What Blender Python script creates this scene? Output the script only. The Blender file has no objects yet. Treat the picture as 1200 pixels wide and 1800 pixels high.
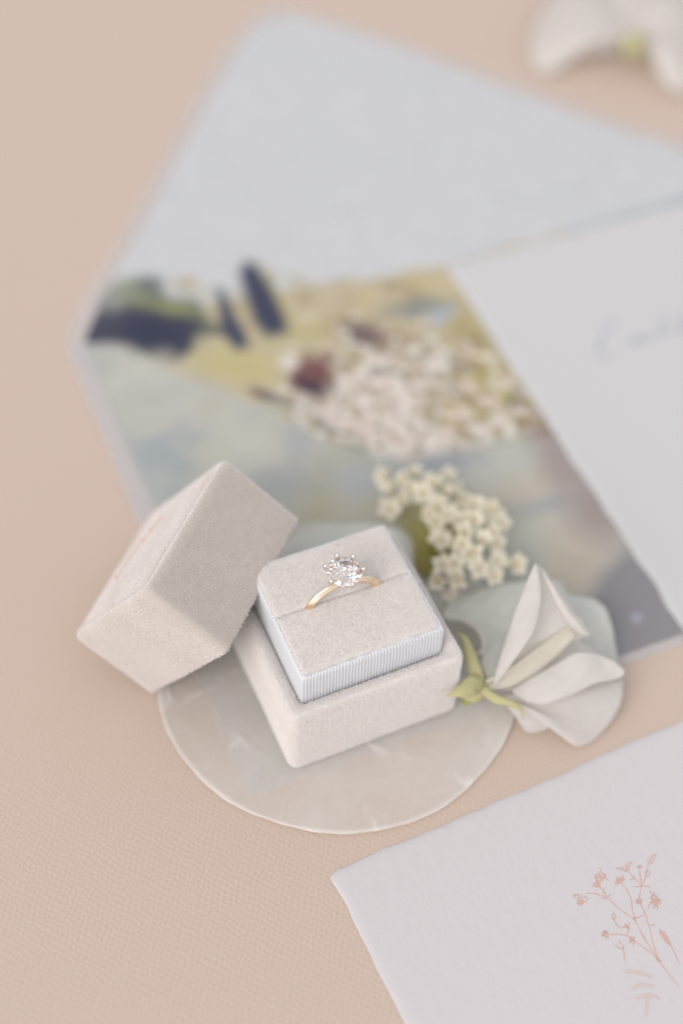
import bpy, bmesh, math, random
import numpy as np
from mathutils import Vector, Matrix
random.seed(7); RNG = np.random.default_rng(7)
S = bpy.context.scene
C = S.collection
# one unit is about 0.75 cm: a close-up table-top scene
# ------------------------------------------------------------------ camera
FPX, PITCH, ROLL, CAMH = 2589.08, 0.91003, 0.04351, 40.0
CP, SP, CR, SR = math.cos(PITCH), math.sin(PITCH), math.cos(ROLL), math.sin(ROLL)
FWD = np.array([0, CP, -SP]); _r = np.array([1.0, 0, 0]); _u = np.array([0, SP, CP])
RIGHT = CR*_r + SR*_u; UP = -SR*_r + CR*_u
cam_d = bpy.data.cameras.new("camera"); cam = bpy.data.objects.new("camera", cam_d); C.objects.link(cam)
cam.matrix_world = Matrix(((RIGHT[0], UP[0], -FWD[0], 0), (RIGHT[1], UP[1], -FWD[1], 0), (RIGHT[2], UP[2], -FWD[2], CAMH), (0, 0, 0, 1)))
cam_d.sensor_fit = 'VERTICAL'; cam_d.sensor_height = 36; cam_d.sensor_width = 24
cam_d.lens = FPX/1800*36
cam_d.clip_start = 0.5; cam_d.clip_end = 2000
cam_d.dof.use_dof = True; cam_d.dof.focus_distance = 42.3
cam_d.dof.aperture_fstop = cam_d.lens*1e-3/1.95
cam_d.dof.aperture_blades = 0
S.camera = cam
# ------------------------------------------------------------------ light
LDIR = Vector((-0.42, -0.64, 0.64)).normalized()
w = bpy.data.worlds.new("World"); S.world = w; w.use_nodes = True
nt = w.node_tree; bg = nt.nodes["Background"]
sky = nt.nodes.new("ShaderNodeTexSky"); sky.sky_type = 'NISHITA'; sky.sun_disc = False
sky.sun_elevation = math.asin(LDIR.z); sky.sun_rotation = math.atan2(LDIR.x, LDIR.y)
sky.air_density = 1.0; sky.dust_density = 4.0; sky.ozone_density = 1.0
hs = nt.nodes.new("ShaderNodeHueSaturation"); hs.inputs["Saturation"].default_value = 0.22
mx = nt.nodes.new("ShaderNodeMix"); mx.data_type = 'RGBA'; mx.inputs[0].default_value = .72      # even overcast over the clear sky
MXB = [i for i in mx.inputs if i.type == 'RGBA']; MXB[1].default_value = (4.9, 4.95, 5.1, 1)
nt.links.new(sky.outputs[0], hs.inputs["Color"]); nt.links.new(hs.outputs[0], MXB[0]); nt.links.new([o_ for o_ in mx.outputs if o_.type == 'RGBA'][0], bg.inputs[0])
bg.inputs[1].default_value = 0.15
sun_d = bpy.data.lights.new("sun", 'SUN'); sun_d.energy = 1.1; sun_d.angle = math.radians(45); sun_d.color = (1, .955, .915)
sun = bpy.data.objects.new("sun", sun_d); C.objects.link(sun)
sun.rotation_euler = LDIR.to_track_quat('Z', 'Y').to_euler(); sun.location = LDIR*60
S.view_settings.view_transform = 'Standard'; S.view_settings.look = 'None'; S.view_settings.gamma = 1
S.view_settings.exposure = 0.25
S.render.engine = 'CYCLES'
cy = S.cycles; cy.max_bounces = 24; cy.transmission_bounces = 20; cy.transparent_max_bounces = 16; cy.diffuse_bounces = 5; cy.glossy_bounces = 8
cy.caustics_reflective = True; cy.caustics_refractive = True; cy.sample_clamp_indirect = 12; cy.blur_glossy = .3
cy.use_denoising = True
S.unit_settings.scale_length = 0.0075

# ------------------------------------------------------------------ helpers
def P(x, y, z=0.0):
    """point on the horizontal plane z that the photograph shows at pixel x, y"""
    d = RIGHT*((x-600)/FPX) + UP*(-(y-900)/FPX) + FWD
    return np.array([0, 0, CAMH]) + d*((z-CAMH)/d[2])
def to_px(V):
    q = np.asarray(V, float) - np.array([0, 0, CAMH])
    zz = q@FWD
    return 600+FPX*(q@RIGHT)/zz, 900-FPX*(q@UP)/zz
def lin(c):
    c = np.asarray(c, float)/255
    return np.where(c <= .04045, c/12.92, ((c+.055)/1.055)**2.4)
ILL = 1.04
def alb(r, g, b, k=1.0): return tuple(np.clip(lin((r, g, b))/ILL*k, 0, .92)) + (1.0,)
def wloc(o):
    v = Vector((0, 0, 0))
    while o is not None: v = v + o.location; o = o.parent
    return np.array(v)
def tag(o, label, cat, group=None):
    o['label'] = label; o['category'] = cat
    if group: o['group'] = group
    return o
def thing(name, label, cat, loc, group=None):
    o = bpy.data.objects.new(name, None); C.objects.link(o); o.location = Vector(loc); o.empty_display_size = .3
    return tag(o, label, cat, group)
def obj(name, vf, mat, parent=None, smooth=True, loc=None):
    v, f = vf; v = np.asarray(v, float)
    base = wloc(parent) if parent is not None else np.array(loc if loc is not None else (0, 0, 0), float)
    me = bpy.data.meshes.new(name)
    me.from_pydata([tuple(p) for p in (v-base)], [], [tuple(int(i) for i in q) for q in f])
    if smooth: me.polygons.foreach_set('use_smooth', [True]*len(me.polygons))
    if mat: me.materials.append(mat)
    me.update()
    o = bpy.data.objects.new(name, me); C.objects.link(o)
    if parent is not None: o.parent = parent
    else: o.location = Vector(base)
    return o
def join(*vfs):
    V, F, n = [], [], 0
    for v, f in vfs:
        V.append(np.asarray(v, float)); F += [tuple(i+n for i in q) for q in f]; n += len(v)
    return np.vstack(V), F
def crom(pts, n):
    """n points along a Catmull-Rom curve through pts"""
    p = np.asarray(pts, float)
    if len(p) == 2:
        t = np.linspace(0, 1, n)[:, None]; return p[0]*(1-t)+p[1]*t
    e = np.vstack([2*p[0]-p[1], p, 2*p[-1]-p[-2]]); m = len(p)-1
    s = np.linspace(0, m-1e-9, n); i = s.astype(int); t = (s-i)[:, None]
    a, b, c, d = e[i], e[i+1], e[i+2], e[i+3]
    return .5*((2*b)+(c-a)*t+(2*a-5*b+4*c-d)*t*t+(3*b-a-3*c+d)*t**3)
def grid_faces(nr, nc, closed=False):
    f = []
    for i in range(nr-1):
        for j in range(nc if closed else nc-1):
            k = (j+1) % nc
            f.append((i*nc+j, i*nc+k, (i+1)*nc+k, (i+1)*nc+j))
    return f
def loft(rows, nu=28, nv=16, noise=0.0):
    R = [crom(r, nu) for r in rows]
    G = np.array(R); out = np.array([crom(G[:, j], nv) for j in range(nu)])   # nu x nv
    v = out.reshape(-1, 3)
    if noise: v = v + RNG.normal(size=v.shape)*noise
    return v, grid_faces(nu, nv)
def fan(base, outers, bulge=0.0, nu=36, nv=16, ruf=0.0, kf=9.0):
    """petal from one base point to an outer outline, arched by bulge in z"""
    base = np.asarray(base, float)
    o = crom(outers, nu); t = np.linspace(0, 1, nv)
    V = []
    for j, q in enumerate(o):
        a_ = j/(nu-1)
        for s in t:
            p = base*(1-s)+q*s; p = p + np.array([0, 0, bulge*math.sin(math.pi*s)+ruf*s*s*(math.sin(a_*kf*2+1.1)+.6*math.sin(a_*kf*3.3+.4))+.35*ruf*math.sin(math.pi*s)*math.sin(a_*kf*4)])
            V.append(p)
    return np.array(V), grid_faces(nu, nv)
def tube(pts, radii, n=8, m=None, flat=1.0):
    m = m or max(len(pts)*4, 6)
    p = crom(pts, m); r = np.interp(np.linspace(0, 1, m), np.linspace(0, 1, len(radii)), radii)
    tg = np.gradient(p, axis=0); tg /= np.linalg.norm(tg, axis=1)[:, None]+1e-12
    ref = np.array([0, 0, 1.0])
    if abs(tg[0]@ref) > .9: ref = np.array([1.0, 0, 0])
    V = []
    for i in range(m):
        a = np.cross(tg[i], ref); a /= np.linalg.norm(a)+1e-12; b = np.cross(a, tg[i])
        for k in range(n):
            th = 2*math.pi*k/n
            V.append(p[i]+r[i]*(math.cos(th)*a+flat*math.sin(th)*b))
    F = grid_faces(m, n, True) + [tuple(range(n-1, -1, -1)), tuple((m-1)*n+k for k in range(n))]
    return np.array(V), F
def ball(c, r, n=10, m=7, sc=(1, 1, 1)):
    V = [np.array([0, 0, 1.0])]; F = []
    for i in range(1, m):
        ph = math.pi*i/m
        for j in range(n):
            th = 2*math.pi*j/n; V.append(np.array([math.sin(ph)*math.cos(th), math.sin(ph)*math.sin(th), math.cos(ph)]))
    V.append(np.array([0, 0, -1.0])); L = len(V)-1
    for j in range(n): F.append((0, 1+j, 1+(j+1) % n)); F.append((L, L-n+(j+1) % n, L-n+j))
    for i in range(m-2):
        for j in range(n):
            a = 1+i*n; F.append((a+j, a+n+j, a+n+(j+1) % n, a+(j+1) % n))
    return np.array(V)*np.array(sc)*r+np.asarray(c), F
def rr_loop(w, d, r, step=.06):
    """closed rounded rectangle, x 0..w, y 0..d; returns points and outward normals"""
    r = max(r, .01); pts, nor = [], []
    segs = [((r, 0), (w-r, 0), (0, -1)), ((w, r), (w, d-r), (1, 0)), ((w-r, d), (r, d), (0, 1)), ((0, d-r), (0, r), (-1, 0))]
    cen = [(w-r, r), (w-r, d-r), (r, d-r), (r, r)]
    for k in range(4):
        a, b, n_ = segs[k]; L = math.hypot(b[0]-a[0], b[1]-a[1]); m = max(2, int(round(L/step)))
        for i in range(m): t = i/m; pts.append((a[0]+(b[0]-a[0])*t, a[1]+(b[1]-a[1])*t)); nor.append(n_)
        a0 = math.atan2(n_[1], n_[0])
        for i in range(8):
            th = a0+math.pi/2*i/8; nn = (math.cos(th), math.sin(th)); pts.append((cen[k][0]+r*nn[0], cen[k][1]+r*nn[1])); nor.append(nn)
    return np.array(pts), np.array(nor)
def rr_stack(w, d, r, prof, step=.06, disp=None, cap=(True, True)):
    """rings of one rounded rectangle; prof lists (inset, z); disp(point2d, normal, ring) gives an outward offset"""
    p, n = rr_loop(w, d, r, step); N = len(p); V = []
    cx, cy_ = w/2, d/2
    for k, (i, z) in enumerate(prof):
        q = p.copy()
        q[:, 0] = cx+(q[:, 0]-cx)*(w-2*i)/w; q[:, 1] = cy_+(q[:, 1]-cy_)*(d-2*i)/d
        if disp is not None: q = q+n*disp(p, n, k, z)[:, None]
        V.append(np.c_[q, np.full(N, z)])
    V = np.vstack(V); F = [tuple(reversed(f)) for f in grid_faces(len(prof), N, True)]
    F = [tuple(reversed(f)) for f in F]
    if cap[0]: F.append(tuple(range(N-1, -1, -1)))
    if cap[1]: F.append(tuple((len(prof)-1)*N+k for k in range(N)))
    return V, F
def xf(vf, R, t):
    v, f = vf; return np.asarray(v)@np.asarray(R).T+np.asarray(t), f
def solidify(o, th, offset=0):
    m = o.modifiers.new('thickness', 'SOLIDIFY'); m.thickness = th; m.offset = offset; return o

# ------------------------------------------------------------------ materials
def mat(name):
    m = bpy.data.materials.new(name); m.use_nodes = True
    return m, m.node_tree.nodes, m.node_tree.links, m.node_tree.nodes['Principled BSDF']
def simple(name, col, rough=.6, metal=0, **kw):
    m, N, L, b = mat(name); b.inputs['Base Color'].default_value = col; b.inputs['Roughness'].default_value = rough; b.inputs['Metallic'].default_value = metal
    for k, v in kw.items(): b.inputs[k.replace('_', ' ')].default_value = v
    return m
def math_n(N, L, op, a, b=None):
    n = N.new('ShaderNodeMath'); n.operation = op
    for i, x in enumerate((a, b)):
        if x is None: continue
        if isinstance(x, (int, float)): n.inputs[i].default_value = x
        else: L.new(x, n.inputs[i])
    return n.outputs[0]
def noise_n(N, L, vec, scale, detail=3, rough=.5):
    n = N.new('ShaderNodeTexNoise'); n.inputs['Scale'].default_value = scale; n.inputs['Detail'].default_value = detail; n.inputs['Roughness'].default_value = rough
    L.new(vec, n.inputs['Vector']); return n.outputs['Fac']
def ramp_n(N, L, fac, stops):
    r = N.new('ShaderNodeValToRGB'); e = r.color_ramp.elements
    e[0].position, e[0].color = stops[0]; e[1].position, e[1].color = stops[1]
    for p_, c_ in stops[2:]:
        q = e.new(p_); q.color = c_
    L.new(fac, r.inputs[0]); return r.outputs[0]
def bump_n(N, L, h, b, strength, dist):
    n = N.new('ShaderNodeBump'); n.inputs['Strength'].default_value = strength; n.inputs['Distance'].default_value = dist
    L.new(h, n.inputs['Height']); L.new(n.outputs[0], b.inputs['Normal'])

# peach woven tablecloth: diamond pique weave
m_cloth, N, L, b = mat('peach_pique_cloth')
tc = N.new('ShaderNodeTexCoord'); mp = N.new('ShaderNodeMapping'); mp.inputs['Rotation'].default_value = (0, 0, math.radians(-27))
L.new(tc.outputs['Object'], mp.inputs[0])
wob = N.new('ShaderNodeTexNoise'); wob.inputs['Scale'].default_value = 1.1; wob.inputs['Detail'].default_value = 3; L.new(mp.outputs[0], wob.inputs['Vector'])
wm = N.new('ShaderNodeVectorMath'); wm.operation = 'MULTIPLY_ADD'; wm.inputs[1].default_value = (.34, .34, 0)
L.new(wob.outputs['Color'], wm.inputs[0]); L.new(mp.outputs[0], wm.inputs[2])
sx = N.new('ShaderNodeSeparateXYZ'); L.new(wm.outputs[0], sx.inputs[0])
u_ = math_n(N, L, 'MULTIPLY', sx.outputs[0], 2*math.pi/.20); v_ = math_n(N, L, 'MULTIPLY', sx.outputs[1], 2*math.pi/.275)
hh = math_n(N, L, 'MULTIPLY', math_n(N, L, 'COSINE', u_), math_n(N, L, 'COSINE', v_))
fine = noise_n(N, L, mp.outputs[0], 14, 3, .6)
var = noise_n(N, L, mp.outputs[0], 2.6, 3, .6)
hh = math_n(N, L, 'MULTIPLY', hh, math_n(N, L, 'ADD', math_n(N, L, 'MULTIPLY', var, 1.5), .2))
h2 = math_n(N, L, 'ADD', math_n(N, L, 'MULTIPLY', hh, .5), math_n(N, L, 'MULTIPLY', fine, 1.3))
big = noise_n(N, L, mp.outputs[0], .16, 2)
weave_bounce_tint = ramp_n(N, L, math_n(N, L, 'ADD', math_n(N, L, 'MULTIPLY', hh, .28), math_n(N, L, 'ADD', math_n(N, L, 'MULTIPLY', fine, .45), .27)), [(.15, alb(196, 171, 156)), (.85, alb(201, 185, 171))])  # bounce light in the weave gaps painted as salmon, plus fine random tone
L.new(weave_bounce_tint, b.inputs['Base Color']); b.inputs['Roughness'].default_value = .85; b.inputs['Sheen Weight'].default_value = .15
bump_n(N, L, h2, b, .24, .03)

# white velvet
def velvet(name, col, k=.12, sheen=.3):
    m, N, L, b = mat(name)
    tc = N.new('ShaderNodeTexCoord')
    n1 = noise_n(N, L, tc.outputs['Object'], 1.6, 4, .6); n2 = noise_n(N, L, tc.outputs['Object'], 22, 3, .65)
    f = math_n(N, L, 'ADD', math_n(N, L, 'MULTIPLY', n1, .5), math_n(N, L, 'MULTIPLY', n2, .5))
    c0 = tuple(x*(1-k) for x in col[:3])+(1,); c1 = tuple(min(.93, x*(1+k)) for x in col[:3])+(1,)
    L.new(ramp_n(N, L, f, [(.3, c0), (.7, c1)]), b.inputs['Base Color'])
    b.inputs['Roughness'].default_value = .95; b.inputs['Specular IOR Level'].default_value = .1; b.inputs['Sheen Weight'].default_value = sheen; b.inputs['Sheen Roughness'].default_value = .4
    n3 = noise_n(N, L, tc.outputs['Object'], 34, 4, .7); bump_n(N, L, n3, b, .22, .02)
    b.inputs['Sheen Tint'].default_value = (1, .96, .97, 1)
    return m
m_velvet = velvet('white_velvet', (.68, .64, .61), .04, .45)
m_nap = simple('velvet_nap_white', (.84, .80, .775, 1), .8, Sheen_Weight=.2)
m_velvet_lid = velvet('lid_velvet_shaded', (.53, .475, .42), .05, 1.0)  # same velvet as the box, with the lid's nap shade in the colour
m_nap_lid = simple('velvet_nap_lid', (.87, .825, .81, 1), .8, Sheen_Weight=.2)
m_ribbon = simple('pale_blue_grosgrain', (.64, .645, .675, 1), .55, Sheen_Weight=.3)
m_gold = simple('rose_gold', (.93, .73, .54, 1), .10, 1)
m_whitegold = simple('white_gold', (.86, .77, .71, 1), .12, 1)
m_foil = simple('gold_foil', (.80, .45, .24, 1), .3, .6)
# diamond: coloured fire painted in as blue and rose tinted facets
def glass(name, col):
    m = bpy.data.materials.new(name); m.use_nodes = True; N = m.node_tree.nodes; L = m.node_tree.links; N.remove(N['Principled BSDF'])
    g = N.new('ShaderNodeBsdfGlass'); g.inputs['Color'].default_value = col; g.inputs['IOR'].default_value = 2.42; g.inputs['Roughness'].default_value = 0
    L.new(g.outputs[0], N['Material Output'].inputs['Surface']); return m
dia_mats = [glass('diamond', (1, 1, 1, 1)), glass('diamond_painted_blue_fire', (.62, .82, 1, 1)), glass('diamond_painted_rose_fire', (1, .82, .74, 1))]
# paper
def paper(name, col, scale=2.2, strength=.35, lay=False):
    m, N, L, b = mat(name); tc = N.new('ShaderNodeTexCoord')
    mp = N.new('ShaderNodeMapping'); mp.inputs['Rotation'].default_value = (0, 0, math.radians(-27)); mp.inputs['Scale'].default_value = (1, .55, 1); L.new(tc.outputs['Object'], mp.inputs[0])
    n1 = noise_n(N, L, mp.outputs[0], scale, 5, .6); n2 = noise_n(N, L, tc.outputs['Object'], scale*6, 3, .6)
    h = math_n(N, L, 'ADD', n1, math_n(N, L, 'MULTIPLY', n2, .35))
    b.inputs['Base Color'].default_value = col; b.inputs['Roughness'].default_value = .85
    bump_n(N, L, h, b, strength, .06); return m
m_paper = paper('white_cotton_paper', alb(200, 198, 198), 1.6, .3)
m_paper2 = paper('blush_white_cotton_paper', alb(205, 199, 200), 3.4, .36)
m_ink = simple('coral_ink', alb(207, 168, 154), .8)
m_ink_pale = simple('pale_coral_ink', alb(211, 190, 182), .8)
m_ink_blue = simple('grey_blue_ink', alb(170, 173, 181), .8)
# translucent sheets
def sheet(name, col, transp, transl, rough=.5, coat=0.0, noise=None, tcol=None):
    m, N, L, b = mat(name); b.inputs['Base Color'].default_value = col; b.inputs['Roughness'].default_value = rough
    b.inputs['Coat Weight'].default_value = coat; b.inputs['Coat Roughness'].default_value = .18
    tl = N.new('ShaderNodeBsdfTranslucent'); tl.inputs[0].default_value = tcol or col; b.inputs['Specular IOR Level'].default_value = .2 if coat == 0 else .5
    x = N.new('ShaderNodeMixShader'); x.inputs[0].default_value = transl; L.new(b.outputs[0], x.inputs[1]); L.new(tl.outputs[0], x.inputs[2])
    if transp <= 0 and noise is None:
        L.new(x.outputs[0], N['Material Output'].inputs['Surface']); return m, N, L, b, None
    tr = N.new('ShaderNodeBsdfTransparent'); y = N.new('ShaderNodeMixShader'); y.inputs[0].default_value = transp
    L.new(x.outputs[0], y.inputs[1]); L.new(tr.outputs[0], y.inputs[2]); L.new(y.outputs[0], N['Material Output'].inputs['Surface'])
    return m, N, L, b, y
m_vellum = sheet('vellum', (.74, .73, .75, 1), .74, .0)[0]
m_pocket = sheet('vellum_pocket', (.72, .71, .70, 1), .84, .0)[0]
m_petal = sheet('white_petal', (.74, .71, .685, 1), 0, .5, .8, tcol=(.96, .945, .92, 1))[0]
m_petal_back = sheet('pale_green_white_petal', (.80, .80, .765, 1), .1, .5, .8, tcol=(.96, .965, .92, 1))[0]
m_keel = sheet('cream_petal', (.76, .72, .635, 1), 0, .4, .8, tcol=(.95, .91, .80, 1))[0]
m_floret = sheet('cream_floret', (.90, .845, .715, 1), 0, .3, .6)[0]
m_pollen = simple('pollen', (.52, .43, .20, 1), .8)
m_sepal = sheet('yellow_green_sepal', (.62, .585, .33, 1), 0, .3, .6)[0]
m_stem = simple('olive_stem', (.36, .33, .10, 1), .6)
def veins(m, sc_=4.0, strength=.5):
    N = m.node_tree.nodes; L = m.node_tree.links; b = N['Principled BSDF']; tc = N.new('ShaderNodeTexCoord')
    mp = N.new('ShaderNodeMapping'); mp.inputs['Rotation'].default_value = (0, .3, math.radians(-32)); mp.inputs['Scale'].default_value = (.5, 3.2, 1.2); L.new(tc.outputs['Object'], mp.inputs[0])
    n1 = noise_n(N, L, mp.outputs[0], sc_, 4, .6); bump_n(N, L, n1, b, strength, .06)
    c = tuple(b.inputs['Base Color'].default_value); L.new(ramp_n(N, L, n1, [(.3, tuple(x*.93 for x in c[:3])+(1,)), (.7, tuple(min(.95, x*1.06) for x in c[:3])+(1,))]), b.inputs['Base Color'])
for q in (m_petal, m_petal_back, m_keel): veins(q)
# capiz shell
m_shell, N, L, b, y = sheet('capiz_shell', (.86, .82, .775, 1), .4, .1, .22, .6)
tc = N.new('ShaderNodeTexCoord')
vw = N.new('ShaderNodeTexNoise'); vw.inputs['Scale'].default_value = .5; vw.inputs['Detail'].default_value = 4; L.new(tc.outputs['Object'], vw.inputs['Vector'])
vm = N.new('ShaderNodeVectorMath'); vm.operation = 'MULTIPLY_ADD'; vm.inputs[1].default_value = (2.2, 2.2, 0); L.new(vw.outputs['Color'], vm.inputs[0]); L.new(tc.outputs['Object'], vm.inputs[2])
vo = N.new('ShaderNodeTexVoronoi'); vo.feature = 'DISTANCE_TO_EDGE'; vo.inputs['Scale'].default_value = .25; L.new(vm.outputs[0], vo.inputs['Vector'])
crack = ramp_n(N, L, vo.outputs['Distance'], [(.0, (1, 1, 1, 1)), (.05, (0, 0, 0, 1))])
cloudy = noise_n(N, L, vm.outputs[0], .22, 4, .5)
patchy = noise_n(N, L, tc.outputs['Object'], .9, 2, .5)
ln = N.new('ShaderNodeVectorMath'); ln.operation = 'LENGTH'; L.new(tc.outputs['Object'], ln.inputs[0])
rim = ramp_n(N, L, math_n(N, L, 'DIVIDE', ln.outputs['Value'], 5.741), [(.975, (0, 0, 0, 1)), (1.0, (1, 1, 1, 1))])
ck = math_n(N, L, 'MULTIPLY', crack, ramp_n(N, L, patchy, [(.52, (0, 0, 0, 1)), (.68, (1, 1, 1, 1))]))
den = math_n(N, L, 'ADD', math_n(N, L, 'MULTIPLY', ck, .3), math_n(N, L, 'ADD', math_n(N, L, 'MULTIPLY', rim, .25), math_n(N, L, 'MULTIPLY', ramp_n(N, L, cloudy, [(.2, (0, 0, 0, 1)), (.85, (1, 1, 1, 1))]), .55)))
tfac = math_n(N, L, 'MAXIMUM', math_n(N, L, 'SUBTRACT', .95, den), .08)
L.new(tfac, y.inputs[0])
bump_n(N, L, math_n(N, L, 'ADD', cloudy, math_n(N, L, 'MULTIPLY', ck, .2)), b, .25, .1)
# printed art (colours in a vertex attribute, flat print)
m_art, N, L, b = mat('printed_landscape'); at_ = N.new('ShaderNodeVertexColor'); at_.layer_name = 'print'; L.new(at_.outputs[0], b.inputs['Base Color']); b.inputs['Roughness'].default_value = .7

# ------------------------------------------------------------------ ground
g = 90.0; n = 60
vv = np.array([(x, y_, 0) for y_ in np.linspace(-g+25, g+25, n) for x in np.linspace(-g, g, n)])
o = obj('tablecloth', (vv, grid_faces(n, n)), m_cloth); o['kind'] = 'structure'

# ------------------------------------------------------------------ envelope
EA = 0.4226; ea = np.array([math.cos(EA), math.sin(EA), 0]); eb = np.array([-math.sin(EA), math.cos(EA), 0]); EO = P(121, 620)
def eL(x, y): v = P(x, y)-EO; return np.array([ea@v, eb@v])
def eW(u, v, z): return EO+ea*u+eb*v+np.array([0, 0, z])
def poly_sheet(pts2, z, th, bulge=None):
    n_ = len(pts2); V = [eW(u, v, z) for u, v in pts2]+[eW(u, v, z+th) for u, v in pts2]
    F = [tuple(range(n_-1, -1, -1)), tuple(range(n_, 2*n_))]+[(i, (i+1) % n_, n_+(i+1) % n_, n_+i) for i in range(n_)]
    return np.array(V), F
tipu = eL(490, 42)[0]; EWID = 2*tipu; EBOT = float(eL(1150, 1150)[1])
lin_left = [eL(*q) for q in ((148, 601), (183, 513), (250, 405), (310, 290), (380, 157), (436, 66))]
left_line = [(float(a), float(c)) for a, c in lin_left]
def uL(v):      # liner's left edge, body then flap
    vs = [-40, 0.35]+[q[1] for q in left_line[1:]]; us = [.72, left_line[0][0]]+[q[0] for q in left_line[1:]]
    vt = left_line[-1][1]
    if v <= vt: return float(np.interp(v, vs, us))
    return float(us[-1]+(v-vt)*1.15)
vtop = left_line[-1][1]+.75
env = thing('envelope', 'open translucent envelope lined with a printed landscape of cypresses and blossom', 'envelope', EO)
out = []
vs_ = np.linspace(.0, vtop+.9, 30)
left_v = [(uL(v)-.78 if v > .4 else uL(.4)-.72, v) for v in vs_]
left_v = [(max(0, u), v) for u, v in left_v]
left_v = [(u, v) for u, v in left_v if u < tipu-.25]
body = [(EWID, EBOT), (.12, EBOT), (0, EBOT+.15)]
outline = body+left_v+[(tipu, left_v[-1][1]+.12)]+[(EWID-u, v) for u, v in reversed(left_v)]+[(EWID, EBOT+.15)]
obj('back_sheet', poly_sheet(outline, .012, .012), m_vellum, env, smooth=False)
# liner with the printed landscape
nr, ncl = 330, 300; rows = np.linspace(EBOT+.34, vtop, nr); V = []
for v in rows:
    l = min(uL(v), tipu-.15); V += [(u, v) for u in np.linspace(l, EWID-l, ncl)]
V2 = np.array(V); V3 = EO+V2[:, :1]*ea+V2[:, 1:]*eb+np.array([0, 0, .036])
PX, PY = to_px(V3)
col = np.empty((len(V3), 3)); col[:] = lin((196, 196, 197))
def mixc(mask, c): 
    global col
    col = col*(1-mask[:, None])+lin(c)*mask[:, None]
def fbm(sx_, sy_, seed, oct=3):
    r = np.random.default_rng(seed); tot = np.zeros(len(V2)); amp = 1; s = 0
    for k in range(oct):
        gsz = 64; G = r.random((gsz, gsz)); x = V2[:, 0]*sx_*2**k; y_ = V2[:, 1]*sy_*2**k
        xi, yi = np.floor(x).astype(int), np.floor(y_).astype(int); fx, fy = x-xi, y_-yi; fx = fx*fx*(3-2*fx); fy = fy*fy*(3-2*fy)
        g_ = lambda a, c: G[a % gsz, c % gsz]
        tot += amp*((g_(xi, yi)*(1-fx)+g_(xi+1, yi)*fx)*(1-fy)+(g_(xi, yi+1)*(1-fx)+g_(xi+1, yi+1)*fx)*fy); s += amp; amp *= .5
    return tot/s
def ell(cx, cy_, rx, ry, rot, c, soft=.35, a=1.0, wob=0.0):
    t = math.radians(rot); dx, dy = PX-cx+wob*WX, PY-cy_+wob*WY
    e = np.hypot((dx*math.cos(t)+dy*math.sin(t))/rx, (-dx*math.sin(t)+dy*math.cos(t))/ry)
    mixc(np.clip((1+soft-e)/(2*soft), 0, 1)*a, c)
def pol(pts, c, soft=8.0, a=1.0, wob=0.0):
    x, y_ = PX+wob*WX, PY+wob*WY; inside = np.zeros(len(x), bool); dist = np.full(len(x), 1e9)
    for i in range(len(pts)):
        (x0, y0), (x1, y1) = pts[i], pts[(i+1) % len(pts)]
        cond = ((y0 > y_) != (y1 > y_)); xin = (x1-x0)*(y_-y0)/((y1-y0) or 1e-9)+x0; inside ^= cond & (x < xin)
        L2 = (x1-x0)**2+(y1-y0)**2; t = np.clip(((x-x0)*(x1-x0)+(y_-y0)*(y1-y0))/L2, 0, 1); dist = np.minimum(dist, np.hypot(x-x0-t*(x1-x0), y_-y0-t*(y1-y0)))
    sd = np.where(inside, dist, -dist); mixc(np.clip(.5+sd/(2*soft), 0, 1)*a, c)
WX = (fbm(1.1, 1.1, 1)-.5)*2; WY = (fbm(1.1, 1.1, 2)-.5)*2; F1 = fbm(.5, .5, 3); F2 = fbm(2.2, 2.2, 4)
mixc(np.clip((F1-.45)*3, 0, .3), (192, 194, 199))
r0_ = np.random.default_rng(21)
# hills and meadow
pol([(140, 596), (200, 560), (330, 545), (420, 530), (520, 505), (640, 492), (760, 470), (1000, 408), (1250, 335), (1400, 560), (1400, 1300), (60, 1300), (60, 700)], (184, 170, 144), 6, 1, 6)
pol([(600, 520), (700, 490), (790, 470), (1000, 410), (1300, 330), (1300, 560), (820, 545), (700, 560)], (190, 174, 138), 8, .9, 8)
pol([(300, 600), (420, 590), (560, 560), (640, 600), (560, 680), (470, 705), (330, 650)], (184, 174, 142), 10, .95, 6)
ell(560, 575, 90, 22, -8, (178, 166, 120), .5, .7, 10); ell(420, 640, 70, 28, 10, (184, 170, 112), .5, .6, 8)
ell(740, 543, 56, 11, -8, (106, 124, 134), .7, .8, 8); ell(778, 556, 24, 11, -20, (158, 178, 198), .7, .85); ell(720, 530, 36, 7, -8, (104, 108, 110), .7, .6, 6)
pol([(1000, 405), (1250, 330), (1260, 352), (1010, 428)], (150, 172, 186), 6, .8, 4)
for k in range(260):
    x, y_ = r0_.uniform(320, 830), r0_.uniform(490, 710); c = [(166, 148, 118), (202, 192, 164), (150, 140, 104), (194, 176, 154), (172, 166, 126), (140, 128, 98)][r0_.integers(6)]
    if y_ < 600-.2*(x-320): ell(x, y_, r0_.uniform(8, 26), r0_.uniform(4, 9), -10+r0_.normal()*12, c, .6, .55, 6)
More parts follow.
